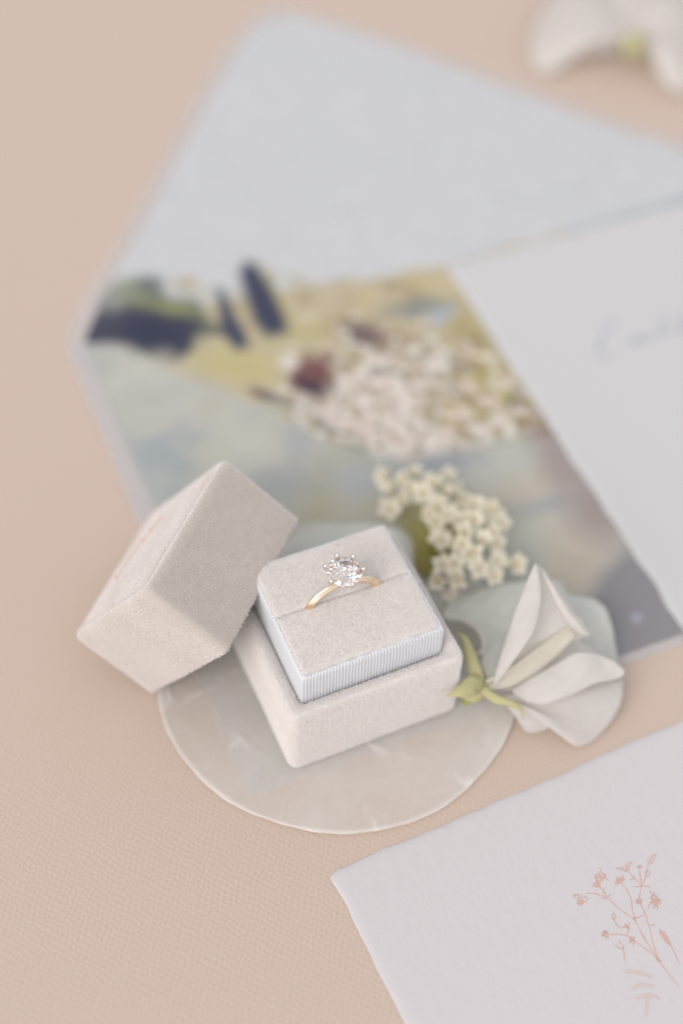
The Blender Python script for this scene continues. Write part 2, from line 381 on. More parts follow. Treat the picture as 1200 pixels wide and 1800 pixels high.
# trees at the left
pol([(138, 606), (160, 560), (188, 520), (225, 503), (250, 490), (285, 500), (300, 520), (345, 530), (365, 565), (395, 572), (398, 590), (350, 592), (325, 628), (300, 640), (230, 615)], (56, 58, 76), 10, 1, 12)
ell(205, 560, 44, 30, -20, (74, 70, 84), .6, .7, 10)
ell(232, 508, 46, 20, -5, (136, 142, 116), .6, .9, 12); ell(262, 498, 22, 16, 0, (96, 104, 104), .6, .8, 6)
ell(300, 540, 52, 16, 10, (146, 148, 100), .6, .8, 10); ell(200, 530, 22, 16, -30, (152, 152, 142), .6, .7, 6)
ell(265, 585, 62, 32, 8, (40, 46, 70), .6, .85, 8); ell(375, 578, 30, 8, 0, (104, 112, 84), .5, .8, 4)
# two cypresses
pol([(452, 458), (466, 474), (496, 530), (520, 566), (500, 574), (474, 512)], (180, 168, 122), 6, .9, 2)
pol([(404, 516), (428, 545), (456, 600), (444, 612), (424, 572)], (178, 164, 132), 6, .9, 2)
pol([(380, 508), (392, 510), (410, 545), (432, 586), (438, 608), (414, 616), (394, 590), (385, 550)], (56, 62, 84), 8, 1, 3)
pol([(432, 458), (450, 464), (474, 498), (502, 558), (504, 586), (470, 594), (446, 566), (430, 512), (420, 480)], (54, 58, 80), 9, 1, 3)
# dark shrubs and red roofs among the blossom
ell(640, 588, 50, 24, 15, (98, 78, 86), .5, .9, 10); ell(700, 605, 44, 20, 10, (146, 124, 98), .5, .7, 10)
# blossom: many dabs
r_ = np.random.default_rng(11)
pol([(560, 640), (640, 606), (760, 600), (850, 590), (930, 700), (945, 745), (900, 760), (780, 800), (690, 830), (560, 770), (470, 712), (500, 690)], (164, 152, 130), 14, .9, 10)
pol([(780, 560), (820, 545), (925, 700), (940, 740), (830, 735), (800, 650)], (168, 154, 108), 10, .95, 10)
hub = [(560, 700), (640, 690), (700, 680), (720, 740), (620, 740), (760, 640), (660, 640), (740, 780), (690, 800), (820, 760), (880, 715)]
for k in range(95):
    hx, hy = hub[r_.integers(len(hub))]; x, y_ = hx+r_.normal()*44, hy+r_.normal()*30
    ell(x, y_, 10+r_.random()*10, 5+r_.random()*6, r_.normal()*25+12, [(112, 122, 116), (120, 98, 88), (150, 138, 92), (138, 146, 142)][r_.integers(4)], .6, .7)
for k in range(460):
    hx, hy = hub[r_.integers(len(hub))]; x, y_ = hx+r_.normal()*44, hy+r_.normal()*30
    c = [(218, 207, 196), (210, 192, 184), (226, 217, 208), (202, 184, 170)][r_.choice(4, p=[.3, .25, .3, .15])]
    ell(x, y_, 5+r_.random()*8, 3+r_.random()*3.2, r_.normal()*25+14, c, .5, .95)
for k in range(60):
    x, y_ = r_.uniform(760, 930), r_.uniform(580, 745)
    if y_ > 560+1.25*(x-800): ell(x, y_, 5+r_.random()*12, 3+r_.random()*5, 20+r_.normal()*20, [(214, 198, 186), (148, 136, 84), (186, 170, 130), (130, 116, 86)][r_.integers(4)], .6, .8)
pol([(505, 640), (540, 622), (585, 632), (592, 668), (560, 692), (520, 676), (505, 655)], (106, 56, 62), 12, .9, 14); ell(548, 680, 32, 14, 20, (62, 44, 60), .5, .9, 4)
ell(508, 636, 17, 15, 0, (210, 198, 188), .4, 1); ell(470, 695, 34, 9, 20, (96, 72, 80), .5, .9, 5)
# the lower half, seen through the pocket
low = 1-np.clip((V2[:, 1]+9.0)*.7, 0, 1)
pol([(120, 606), (205, 608), (300, 650), (450, 712), (560, 770), (690, 822), (780, 800), (950, 748), (1100, 800), (1400, 900), (1400, 1400), (60, 1400)], (174, 175, 164), 12, .93, 4)
for k in range(150):
    x, y_ = r_.uniform(140, 1000), r_.uniform(620, 1130)
    if x >= 690: y_ = max(y_, r_.uniform(870, 1130))
    if y_ < 606+.36*(x-140) and x < 690: y_ = 640+.36*(x-140)+r_.uniform(0, 260)
    c = [(140, 152, 160), (190, 186, 166), (198, 192, 176), (154, 164, 152), (178, 168, 140), (126, 142, 146)][r_.integers(6)]
    ell(x, y_, r_.uniform(25, 60), r_.uniform(14, 34), -15+r_.normal()*20, c, .6, .6, 16)
ell(560, 900, 40, 60, 0, (172, 160, 112), .7, .8, 14); ell(690, 925, 60, 30, 0, (176, 166, 128), .7, .7, 10)
ell(775, 815, 70, 18, -10, (128, 134, 148), .6, .7, 10); ell(640, 850, 60, 20, 10, (150, 160, 168), .6, .6, 10)
ell(920, 870, 110, 36, -22, (184, 168, 140), .6, .85, 12); ell(985, 800, 80, 40, 60, (128, 100, 92), .6, .9, 8)
ell(900, 905, 110, 14, -12, (128, 138, 140), .6, .7, 8); ell(965, 885, 60, 12, -20, (140, 138, 140), .6, .6, 6)
ell(980, 955, 90, 38, 15, (188, 170, 142), .6, .9, 12); ell(900, 960, 60, 60, 0, (164, 168, 152), .7, .8, 10); ell(1045, 900, 60, 44, 50, (130, 100, 90), .6, .95, 8)
ell(1010, 1010, 55, 40, 0, (178, 160, 134), .6, .9, 10)
pol([(1030, 1070), (1060, 1010), (1100, 960), (1260, 1050), (1240, 1140), (1060, 1180), (1000, 1200)], (84, 66, 80), 18, .97, 8)
pol([(980, 1100), (1060, 1060), (1110, 1080), (1100, 1200), (900, 1260), (900, 1150)], (72, 74, 90), 18, .97, 8); ell(1118, 1086, 9, 8, 0, (160, 160, 186), .7, .8)
col = col*(1+(F2[:, None]-.5)*.12)
lo = obj('liner', (V3, grid_faces(nr, ncl)), m_art, env)
ca = lo.data.color_attributes.new('print', 'FLOAT_COLOR', 'POINT')
ca.data.foreach_set('color', np.c_[np.clip(col/ILL, 0, .9), np.ones(len(col))].astype(np.float32).ravel())
# pocket: the front sheet with its deep throat
th = [eL(*q) for q in ((150, 603), (205, 609), (255, 626), (300, 649), (450, 712), (560, 770), (640, 806), (690, 822))]
thl = [(0, .05)]+[(float(a), float(c)) for a, c in th]+[(10.9, -10.05), (13, -10.15)]
pk = [(EWID, EBOT+.05), (.0, EBOT+.05)]+thl+[(EWID-u, v) for u, v in reversed(thl)]
obj('pocket', poly_sheet(pk, .058, .012), m_pocket, env, smooth=False)

# ------------------------------------------------------------------ cards
def deckle_card(name, label, corner, ang, wid, hgt, z, th, m, amp, seed):
    r = np.random.default_rng(seed); a = np.array([math.cos(ang), math.sin(ang), 0]); b_ = np.array([-math.sin(ang), math.cos(ang), 0])
    t = thing(name, label, 'card', (*corner[:2], z))
    pts = []
    def edge(p0, p1):
        n_ = int(np.hypot(*(np.array(p1)-p0))/.09); nx, ny = (p1[1]-p0[1]), -(p1[0]-p0[0]); l = math.hypot(nx, ny)
        k1 = np.interp(np.arange(n_), np.arange(0, n_+12, 12), r.normal(size=len(np.arange(0, n_+12, 12)))); k2 = np.interp(np.arange(n_), np.arange(0, n_+4, 4), r.normal(size=len(np.arange(0, n_+4, 4))))
        for i in range(n_):
            s = i/n_; d_ = amp*(k1[i]*.7+k2[i]*.5); pts.append((p0[0]+(p1[0]-p0[0])*s+nx/l*d_, p0[1]+(p1[1]-p0[1])*s+ny/l*d_))
    q = .12
    cs = [(0, -hgt), (wid, -hgt), (wid, 0), (0, 0)]
    for i in range(4):
        c0, c1 = np.array(cs[i], float), np.array(cs[(i+1) % 4], float); dd = (c1-c0)/np.linalg.norm(c1-c0); edge(c0+dd*q, c1-dd*q)
    pts = np.array(pts); cen = np.array([wid/2, -hgt/2]); n_ = len(pts)
    V = []
    for ins, zz in ((0, 0), (.025, th*.3), (.07, th*.6), (.15, th*.9), (.28, th), (.36, th), (.42, th)):
        d_ = np.sign(cen-pts)*0; lim = np.abs(pts-cen)
        p2 = cen+(pts-cen)*np.array([1-2*ins/wid, 1-2*ins/hgt]); jit = r.normal(size=n_)*(.003 if 0 < ins < .2 else 0)
        V += [np.array([corner[0], corner[1], z])+a*x+b_*y_+np.array([0, 0, zz+j]) for (x, y_), j in zip(p2, jit)]
    F = grid_faces(7, n_, True)+[tuple(6*n_+k for k in range(n_))]
    obj('sheet', (V, F), m, t)
    return t
up_card = deckle_card('invitation_card', 'large white deckle-edged invitation card lying across the open envelope', P(783, 467, .1), .4249, 19, 26, .08, .06, m_paper, .04, 3)
lo_card = deckle_card('botanical_card', 'white deckle-edged card with a coral line drawing of wild flowers', P(580, 1534, .06), .4776, 17, 24, .012, .045, m_paper2, .032, 5)
def ribbon(pts, wd, z, taper=True):
    p = crom([np.r_[P(x, y_, z)] for x, y_ in pts], max(8, len(pts)*6)); tg = np.gradient(p, axis=0); tg /= np.linalg.norm(tg, axis=1)[:, None]+1e-9
    nn = np.c_[-tg[:, 1], tg[:, 0], np.zeros(len(p))]; m_ = len(p); t = np.linspace(0, 1, m_)
    ww = wd*(.6+.4*np.sin(np.pi*t) if taper else np.ones(m_))*(1+.25*np.sin(t*17+pts[0][0]))
    p[:, 2] += np.linspace(0, .0015, m_)
    V = np.empty((m_*2, 3)); V[0::2] = p+nn*ww[:, None]/2; V[1::2] = p-nn*ww[:, None]/2
    return V, [(2*i, 2*i+1, 2*i+3, 2*i+2) for i in range(m_-1)]
def zpx(q): return (980+q[0]/5.295, 1460+q[1]/5.295)
zc = .0585
zk = [zc]
def strokes(lst, wd):
    out = []
    for s in lst:
        zk[0] += .00008; out.append(ribbon([zpx(q) for q in s], wd, zk[0]))
    return join(*out)
def scrib(cx, cy_, r, n_, seed):
    rr = random.Random(seed); out = []
    for k in range(n_):
        a0 = rr.uniform(0, 6.28); c = (cx+rr.uniform(-.55, .55)*r, cy_+rr.uniform(-.55, .55)*r); q = r*rr.uniform(.2, .5)
        out.append([(c[0]+q*math.cos(a0+t), c[1]+q*.8*math.sin(a0+t)) for t in np.linspace(0, rr.uniform(2.5, 5.2), 6)])
    return out
def tuft(cx, cy_, r, a0, a1, n_, seed):
    rr = random.Random(seed); return [[(cx, cy_), (cx+r*.6*math.cos(a+.1), cy_+r*.6*math.sin(a+.1)), (cx+r*rr.uniform(.7, 1.1)*math.cos(a), cy_+r*rr.uniform(.7, 1.1)*math.sin(a))] for a in np.linspace(a0, a1, n_)]
stems = [[(1120, 1450), (1040, 1345), (960, 1240), (930, 1190)], [(930, 1190), (860, 1090), (790, 980), (740, 880), (710, 820)],
         [(930, 1190), (885, 1050), (850, 900), (800, 750), (760, 670), (755, 620), (775, 530)], [(775, 530), (815, 430), (838, 310)],
         [(780, 520), (765, 430), (755, 350)], [(780, 520), (710, 440), (650, 380)], [(710, 820), (690, 720), (680, 640), (645, 560), (590, 490)],
         [(710, 820), (640, 780), (540, 700), (460, 625)], [(460, 625), (400, 604), (330, 585), (265, 585)], [(460, 625), (420, 560), (370, 500), (350, 440)],
         [(930, 1190), (800, 1090), (700, 1020), (640, 980), (540, 965), (470, 970)], [(640, 980), (655, 930), (660, 850)], [(1060, 1085), (1095, 1160), (1125, 1235)],
         [(600, 1080), (615, 1150), (625, 1225)], [(545, 875), (580, 905), (640, 890)], [(850, 880), (900, 880)], [(710, 820), (760, 800), (800, 790)]]
fl = scrib(205, 640, 75, 13, 1)+scrib(395, 430, 60, 9, 2)+[[(360, 480), (380, 400), (405, 360), (375, 348)], [(410, 400), (445, 440), (470, 465)], [(345, 430), (400, 395), (440, 430), (370, 470), (345, 430)]]
fl += tuft(585, 485, 70, 2.6, 5.4, 11, 3)+tuft(755, 350, 34, 3.6, 6.0, 6, 4)+tuft(380, 530, 70, 3.3, 4.9, 7, 5)
fl += [[(535, 350), (600, 345), (650, 310), (680, 298), (660, 340), (645, 380), (590, 365), (535, 350)], [(600, 345), (620, 370), (655, 330)], [(630, 320), (640, 375)]]
fl += [[(838, 310), (836, 270), (870, 245), (910, 222), (895, 265), (875, 300), (838, 310)], [(850, 295), (875, 255)], [(820, 420), (815, 380), (850, 375), (845, 420), (820, 430)]]
fl += [[(690, 525), (740, 520), (780, 525)], [(790, 520), (830, 518), (858, 528)], [(660, 455), (700, 450), (715, 425)], [(395, 625), (430, 635), (460, 625), (490, 590)], [(440, 600), (420, 560), (440, 530)]]
fl += scrib(890, 650, 85, 12, 6)+[[(835, 745), (850, 690), (885, 650)], [(890, 560), (895, 605), (930, 640), (975, 640)], [(925, 740), (930, 690)], [(850, 560), (880, 590)]]
fl += tuft(752, 670, 40, 3.2, 6.2, 9, 8)+scrib(750, 665, 34, 8, 9)+scrib(435, 970, 48, 10, 10)+scrib(640, 890, 26, 5, 11)
fl += [[(518, 768), (502, 800), (515, 830), (532, 800), (518, 768)], [(522, 830), (535, 860), (552, 878)], [(530, 1062), (565, 1090), (605, 1098), (600, 1060)], [(560, 1030), (590, 1060)], [(680, 1000), (705, 1030), (700, 1080)]]
fl += scrib(690, 1020, 40, 7, 12)+scrib(935, 1200, 30, 5, 13)+scrib(710, 820, 20, 5, 14)
pale = [[(620, 1312), (700, 1315), (770, 1330), (880, 1365)], [(680, 1475), (780, 1432), (890, 1452)], [(720, 1562), (830, 1532), (945, 1560)], [(830, 1535), (826, 1610), (830, 1690)], [(765, 1185), (830, 1235), (900, 1330)], [(1080, 1075), (1165, 1070)], [(830, 1640), (820, 1720)]]
obj('flower_drawing', join(strokes(stems, .034), strokes(fl, .022)), m_ink, lo_card, smooth=False)
leaf = [(938, 918), (985, 950), (1020, 1000), (1042, 1045), (1062, 1092), (1030, 1062), (990, 1018), (958, 970)]
obj('leaf_drawing', (np.array([P(*zpx(q), zc+.016) for q in leaf]), [tuple(range(len(leaf)))[::-1]]), m_ink, lo_card, smooth=False)
obj('faint_drawing', strokes(pale[:4]+pale[6:], .07), m_ink_pale, lo_card, smooth=False)
def wpx(q): return (1020+q[0]/6.667, 480+q[1]/6.667)
script_ = [[(440, 575), (380, 590), (310, 660), (250, 770), (215, 870), (235, 965), (300, 985), (370, 950)], [(540, 800), (610, 770), (640, 790), (600, 830), (650, 820), (700, 725), (720, 790), (770, 740), (800, 790), (850, 740)],
           [(850, 740), (930, 690), (965, 560), (985, 480), (960, 600), (960, 700), (1000, 720), (1060, 670)], [(1060, 670), (1150, 640), (1195, 540), (1210, 470), (1185, 600), (1200, 690), (1260, 650)]]
obj('handwriting', join(*[ribbon([wpx(q) for q in s], .13, .1445) for s in script_]), m_ink_blue, up_card, smooth=False)

# ------------------------------------------------------------------ shell disc
DC = np.array([.107, 24.779, 0]); DR = 5.741
th_ = np.linspace(0, 2*math.pi, 220, endpoint=False); wob_ = 1+.004*np.sin(th_*5+1)+.003*np.sin(th_*11)+.0015*np.sin(th_*37)
V = []; prof = [(.0, .115)]
for rr, zz in ((.985, .10), (1, .125), (1, .165), (.99, .182), (.96, .188), (.8, .19), (.5, .19), (.1, .19)):
    V += [DC+np.array([DR*rr*k*math.cos(t), DR*rr*k*math.sin(t), zz+(.012*math.sin(3*t+1)*(rr > .9))]) for t, k in zip(th_, wob_)]
F = grid_faces(8, 220, True)+[tuple(range(219, -1, -1)), tuple(7*220+k for k in range(220))]
o = obj('shell_disc', (V, F), m_shell, None, loc=DC); tag(o, 'round translucent capiz shell disc under the open ring box', 'shell disc')

# ------------------------------------------------------------------ velvet nap
def nap(src, m, density, length, comb=(0, 0, 0), sel=None, seed=0, rad=.0042, spread=.3, base_in=.015):
    """short fibres standing on a velvet part: nobody could count them"""
    r = np.random.default_rng(seed); me = src.data; me.calc_loop_triangles(); nT = len(me.loop_triangles)
    co = np.empty(len(me.vertices)*3); me.vertices.foreach_get('co', co); co = co.reshape(-1, 3)
    vn = np.empty(len(me.vertices)*3); me.vertices.foreach_get('normal', vn); vn = vn.reshape(-1, 3)
    ti = np.empty(nT*3, np.int32); me.loop_triangles.foreach_get('vertices', ti); ti = ti.reshape(-1, 3)
    A, B, Cc = co[ti[:, 0]], co[ti[:, 1]], co[ti[:, 2]]; cr = np.cross(B-A, Cc-A); ar = np.linalg.norm(cr, axis=1)/2
    fn = cr/(2*ar[:, None]+1e-12)
    ok = np.ones(nT, bool) if sel is None else sel((A+B+Cc)/3+wloc(src), fn)
    ar = np.where(ok, ar, 0); n_ = int(ar.sum()*density); pick = r.choice(nT, n_, p=ar/ar.sum())
    s, t = r.random(n_), r.random(n_); fl_ = s+t > 1; s[fl_], t[fl_] = 1-s[fl_], 1-t[fl_]
    i = ti[pick]; pos = A[pick]*(1-s-t)[:, None]+B[pick]*s[:, None]+Cc[pick]*t[:, None]
    nr_ = fn[pick]
    # slow waves in the lie of the pile
    ph = pos@np.array([[1.3, .7, .9], [-.8, 1.5, .6], [.5, -.9, 1.7]]); wav = np.sin(ph*1.7+np.array([0, 1.3, 2.1]))*.10+np.sin(ph*4.1)*.05
    d = nr_+np.asarray(comb)+wav+r.normal(size=(n_, 3))*spread*.6; d -= np.minimum(0, (d*nr_).sum(1)-.35)[:, None]*nr_
    d /= np.linalg.norm(d, axis=1)[:, None]; ln_ = length*r.uniform(.6, 1.25, n_)[:, None]
    pts = np.empty((n_, 3, 3)); pts[:, 0] = pos-nr_*base_in; pts[:, 1] = pos+(nr_*.55+d*.45)*ln_*.55; pts[:, 2] = pos+d*ln_
    hc = bpy.data.hair_curves.new('velvet_nap'); hc.add_curves([3]*n_)
    hc.points.foreach_set('position', pts.astype(np.float32).ravel())
    ra = hc.attributes.get('radius') or hc.attributes.new('radius', 'FLOAT', 'POINT')
    ra.data.foreach_set('value', np.tile(np.array([rad, rad*.85, rad*.35], np.float32), n_))
    hc.materials.append(m)
    o = bpy.data.objects.new('velvet_nap', hc); C.objects.link(o); o.parent = src; o['kind'] = 'stuff'
    return o

# ------------------------------------------------------------------ ring box
BA = 0.4466; ba = np.array([math.cos(BA), math.sin(BA), 0]); bb = np.array([-math.sin(BA), math.cos(BA), 0]); bz = np.array([0, 0, 1.0])
BR = np.c_[ba, bb, bz]; BO = np.array([-1.152, 20.981, .192]); BW, BD, HB, HI, INS = 5.495, 5.207, 2.96, 4.16, .496
def bW(u, v, z): return BO+ba*u+bb*v+bz*z
box = thing('ring_box', 'open white velvet ring box with ribbed pale blue band on the shell disc', 'ring box', BO)
def ribs(p, n_, k, z):      # fine vertical ribs on the two long faces
    onf = np.clip(np.abs(n_[:, 1])*4-3, 0, 1); fade = 1 if .35 < z < HB-.1 else .25
    return .010*onf*fade*np.sin(p[:, 0]*2*math.pi/.165)+.006*np.sin(p[:, 0]*1.1+p[:, 1]*1.7+z)
prof = [(.3, 0), (.14, .01), (.05, .07), (0, .22)]+[(0, z) for z in np.linspace(.5, HB-.2, 8)]+[(.005, HB+.02), (.03, HB+.09), (.08, HB+.12), (.18, HB+.12), (.30, HB+.06), (.40, HB-.02), (.47, HB-.12), (.50, HB-.5)]
shell = obj('base', xf(rr_stack(BW, BD, .24, prof, .03, ribs, (True, False)), BR, BO), m_velvet, box)
def bsel(p, nrm):
    q = (p-BO)@BR; return (q[:, 2] > .06) & ~((nrm@bb > .7)) & ~((nrm@ba > .9) & (q[:, 2] < 1.5))
nap(shell, m_nap, 1500, .05, (-.05, -.1, -.35), bsel, 1)
# grosgrain band, each rib modelled
def grib(p, n_, k, z):
    s = np.where(np.abs(n_[:, 1]) > np.abs(n_[:, 0]), p[:, 0], p[:, 1]); side = np.abs(n_[:, 0]) > .9
    return np.where(side, .036, .042)*np.abs(np.sin(s*math.pi/np.where(side, .15, .122)+.25*math.sin(z*1.5)))**.7-np.where(side, .03, .033)+.01*np.sin(s*.9+1)
prof = [(INS+.02, HB-.55), (INS, HB-.2), (INS-.005, HB+.4), (INS, HI-.16), (INS+.015, HI-.07), (INS+.05, HI-.01), (INS+.10, HI+.015), (INS+.15, HI-.03)]
obj('ribbon_band', xf(rr_stack(BW, BD, .16, prof, .012, grib, (False, False)), BR, BO), m_ribbon, box)
SV = 2.70
def cushion(v0, v1, seed):
    w_, d_ = BW-2*(INS+.085), v1-v0; ring = []
    prof = [(.03, -.9), (.0, -.25), (.0, -.06), (.025, .0), (.07, .035), (.14, .05), (.4, .06), (.9, .065)]
    v, f = rr_stack(w_, d_, .08, prof, .08, lambda p, n_, k, z: .010*np.sin(p[:, 0]*2.3+seed+p[:, 1]*1.9), (True, True))
    v = v+np.array([INS+.085, v0, HI])
    return obj('cushion', xf((v, f), BR, BO), m_velvet, box)
c1 = cushion(INS+.085, SV-.006, 1); c2 = cushion(SV+.006, BD-INS-.085, 2)
for i, c in enumerate((c1, c2)): nap(c, m_nap, 1700, .045, (.03, -.12, 0), lambda p, nrm: p[:, 2] > BO[2]+HI-.2, 20+i)
rr = random.Random(3)      # stray threads of the cushion seam along the band
fz = []
for k in range(150):
    e = rr.random(); side = rr.random() < .6
    u, v = (rr.uniform(INS+.1, BW-INS-.1), INS+.06) if side else (BW-INS-.06, rr.uniform(INS, BD-INS))
    p0 = bW(u, v, HI+.03); d = np.array([rr.gauss(0, .06), rr.gauss(0, .06), rr.uniform(0, .06)]); fz.append(tube([p0, p0+d*.6+[0, 0, .02], p0+d], [.005, .004, .002], 4, 5))
o = obj('seam_fuzz', join(*fz), m_nap, box); o['kind'] = 'stuff'

# ------------------------------------------------------------------ lid leaning on the box
def rotm(rv):
    rv = np.array(rv); t = np.linalg.norm(rv); k = rv/t; K = np.array([[0, -k[2], k[1]], [k[2], 0, -k[0]], [-k[1], k[0], 0]]); return np.eye(3)+math.sin(t)*K+(1-math.cos(t))*K@K
LR = rotm([.371, 2.15, -.209]); LT = np.array([-5.346, 23.374, 5.921]); LB, LA, LH = 4.859, 5.307, 2.963
def lW(x, y_, z): return LR@np.array([x, y_, z])+LT
lid = thing('ring_box_cover', 'loose white velvet lid tipped on edge and leaning against the open ring box', 'box lid', lW(LB, LA/2, LH))
def ldisp(p, n_, k, z):
    return .012*np.sin(p[:, 0]*1.9+p[:, 1]*1.3+z)
prof = [(1.7, -.10), (1.0, -.10), (.62, -.085), (.42, -.05), (.33, -.01), (.28, .03), (.24, .0), (.17, -.03), (.09, -.02), (.03, .05), (0, .18), (0, .6), (0, 1.2), (0, 1.8), (0, 2.4), (0, LH-.12), (.01, LH-.02)]
lv, lf = rr_stack(LB, LA, .2, prof, .075, ldisp, (True, False))
Nn = len(rr_loop(LB, LA, .2, .075)[0]); k0 = len(lv)-Nn
zz = np.where(np.arange(Nn) % 2 == 0, .024, -.024)+np.random.default_rng(2).normal(size=Nn)*.014; lv[k0:, 2] += zz
inner = [(.03, LH-.05), (.17, LH-.10), (.19, LH-.6), (.19, .3)]
iv, if_ = rr_stack(LB, LA, .2, inner, .075, None, (False, True))
lv, lf = join((lv, lf), (iv, if_))
lf += [(k0+j, k0+(j+1) % Nn, len(lv)-4*Nn+(j+1) % Nn, len(lv)-4*Nn+j) for j in range(Nn)]
lo_ = obj('lid_shell', xf((lv, lf), LR, LT), m_velvet_lid, lid)
def lsel(p, nrm):
    q = (p-LT)@LR; nl = nrm@LR
    return ((nl[:, 2] < -.2) | (nl[:, 0] < -.2) | (nl[:, 1] < -.2)) & ((q[:, 0] < .12) | (q[:, 1] < .12) | (q[:, 2] < .4))
nap(lo_, m_nap_lid, 1300, .055, (-.45, -.45, 0), lsel, 5)
def lid_plane_px(x, y_, dz=-.14):      # point of the lid's top face seen at a pixel
    d = RIGHT*((x-600)/FPX)+UP*(-(y_-900)/FPX)+FWD; o_ = np.array([0, 0, CAMH]); nn = LR[:, 2]; p0 = LT+nn*dz
    return o_+d*((p0-o_)@nn/(d@nn))
foil = [tube([lid_plane_px(*q) for q in ((203, 1018), (222, 990), (240, 966), (262, 938), (283, 908))], [.012]*5, 6)]
for q in ((205, 1016), (249, 951), (265, 933), (282, 911)): foil.append(ball(lid_plane_px(*q), .055, 8, 6))
obj('foil_lettering', join(*foil), m_foil, lid)

# ------------------------------------------------------------------ ring
RC = bW(BW/2-.005, SV, HI+.055); RR = 1.36; sink = .62
ring = thing('engagement_ring', 'rose gold solitaire ring with round diamond standing in the cushion slot', 'ring', RC)
# knife-edge band swept round a circle in the plane of the slot
V = []; nseg = 120
cen = RC+bz*(-sink)
pr = [(-.115, 0), (-.15, .05), (-.155, .12), (-.035, .225), (0, .235), (.035, .225), (.155, .12), (.15, .05), (.115, 0)]
for i in range(nseg):
    t = 2*math.pi*i/nseg; rad = ba*math.cos(t)+bz*math.sin(t); top = max(0, math.sin(t))**6; kw = 1-.38*top
    for a_, r_h in pr: V.append(cen+rad*(RR-.20+r_h*(.9-.1*top))+bb*a_*kw*.76)
m_ = len(pr); band = obj('band', (V, [tuple(reversed(f)) for f in grid_faces(nseg, m_, True)]+[tuple((nseg-1)*m_+k if q < 2 else k for q, k in enumerate((k0_, (k0_+1) % m_, (k0_+1) % m_, k0_))) for k0_ in range(m_)]), m_gold, ring)
band.data.polygons.foreach_set('use_smooth', [True]*len(band.data.polygons))
band.modifiers.new('edges', 'EDGE_SPLIT').split_angle = math.radians(28)
HC = RC+bz*1.17                       # girdle centre of the stone
GR = .52
pts = []
for k in range(8):
    t = math.pi/4*k+.2; pts.append((.56*math.cos(t), .56*math.sin(t), .31)); t2 = t+math.pi/8; pts.append((.80*math.cos(t2), .80*math.sin(t2), .195))
for k in range(16):
    t = math.pi/8*k+.2; pts.append((math.cos(t), math.sin(t), .03)); pts.append((math.cos(t), math.sin(t), -.02))
for k in range(8):
    t = math.pi/4*k+.2+math.pi/8; pts.append((.22*math.cos(t), .22*math.sin(t), -.685))
pts.append((0, 0, -.86))
bm = bmesh.new(); [bm.verts.new(Vector(HC-RC)+Vector(p)*GR) for p in pts]; bmesh.ops.convex_hull(bm, input=bm.verts); bmesh.ops.dissolve_limit(bm, angle_limit=.01, verts=bm.verts, edges=bm.edges)
me = bpy.data.meshes.new('diamond'); bm.to_mesh(me); bm.free(); [me.materials.append(q) for q in dia_mats]
rd = random.Random(4)
for q in me.polygons: q.material_index = rd.choice([0, 0, 0, 0, 0, 1, 2]) if q.area < .12 else 0
dia = bpy.data.objects.new('diamond', me); C.objects.link(dia); dia.parent = ring
tips = [(590.8, 974), (621, 978), (571.5, 995.5), (633.5, 1001), (584.7, 1020), (615.8, 1020.5)]
for q in tips:
    tp = P(*q, (HC+bz*.07)[2]); dd = tp-HC; dd[2] = 0; dd /= np.linalg.norm(dd); tp = HC+dd*(GR+.03)+bz*.09
    foot = RC+bz*.62+dd*.14
    obj('prong', join(tube([foot, HC*.45+foot*.55+dd*.12, HC+dd*(GR+.035)-bz*.03, tp], [.045, .05, .05, .05], 8), ball(tp, .075, 12, 8), ), m_whitegold, ring)
tt = np.linspace(0, 2*math.pi, 25)
obj('basket', join(tube([RC+bz*.86+np.array([math.cos(t), math.sin(t), 0])*.30 for t in tt], [.035]*25, 6), ball(RC+bz*.64, .17, 12, 8, (1, 1, .8))), m_whitegold, ring)

# ------------------------------------------------------------------ sweet pea
def PP(l): return [P(*q) for q in l]
pea = thing('sweet_pea', 'white sweet pea bloom with green sepals lying against the ring box', 'flower', P(850, 1205, .2), 'white sweet pea blooms')
def petal(name, vf, m=m_petal, th=.014):
    v = np.array(vf[0], float)      # the soft waviness of a real petal
    if name in ('wing_petal', 'standard_petal'): v[:, 2] += .035*np.sin(v[:, 0]*4.1+v[:, 1]*2.7)+.02*np.sin(v[:, 0]*9.3-v[:, 1]*7.9+1)
    vf = (v, vf[1]); return solidify(obj(name, vf, m, pea), th)
petal('standard_petal', loft([PP([(862, 1203, 1.1), (846, 1168, 1.2), (850, 1140, 1.35), (838, 1105, 1.35), (812, 1092, 1.2), (782, 1088, .9), (782, 1070, .55), (805, 1050, .5), (850, 1036, .6), (905, 1022, .8), (955, 1022, 1.0)]),
      PP([(872, 1200, 1.2), (868, 1170, 1.25), (869, 1145, 1.15), (860, 1118, 1.0), (842, 1100, .9), (820, 1090, .8), (815, 1082, .7), (830, 1072, .75), (865, 1062, .85), (905, 1055, .95), (950, 1050, 1.1)]),
      PP([(882, 1198, 1.1), (890, 1175, 1.0), (895, 1155, .95), (898, 1138, .9), (900, 1125, .9), (903, 1115, .9), (906, 1108, .95), (912, 1100, 1.0), (922, 1094, 1.0), (938, 1090, 1.1), (960, 1088, 1.2)])], 70, 22), m_petal_back)
petal('petal_rim', tube(PP([(783, 1087, .95), (812, 1091, 1.2), (838, 1105, 1.36), (850, 1128, 1.38), (848, 1145, 1.34), (833, 1151, 1.2)]), [.02, .05, .07, .09, .09, .02], 8, 30), m_petal, .01)
petal('standard_petal', fan(P(880, 1192, .8), PP([(950, 1040, 1.5), (968, 1022, 1.6), (988, 1018, 1.5), (1003, 1046, 1.35), (1030, 1050, 1.25), (1054, 1064, 1.05), (1074, 1098, .85), (1088, 1146, .65), (1092, 1195, .5), (1086, 1240, .4)]), .25, 90, 26, .17, 6.5), m_petal_back)
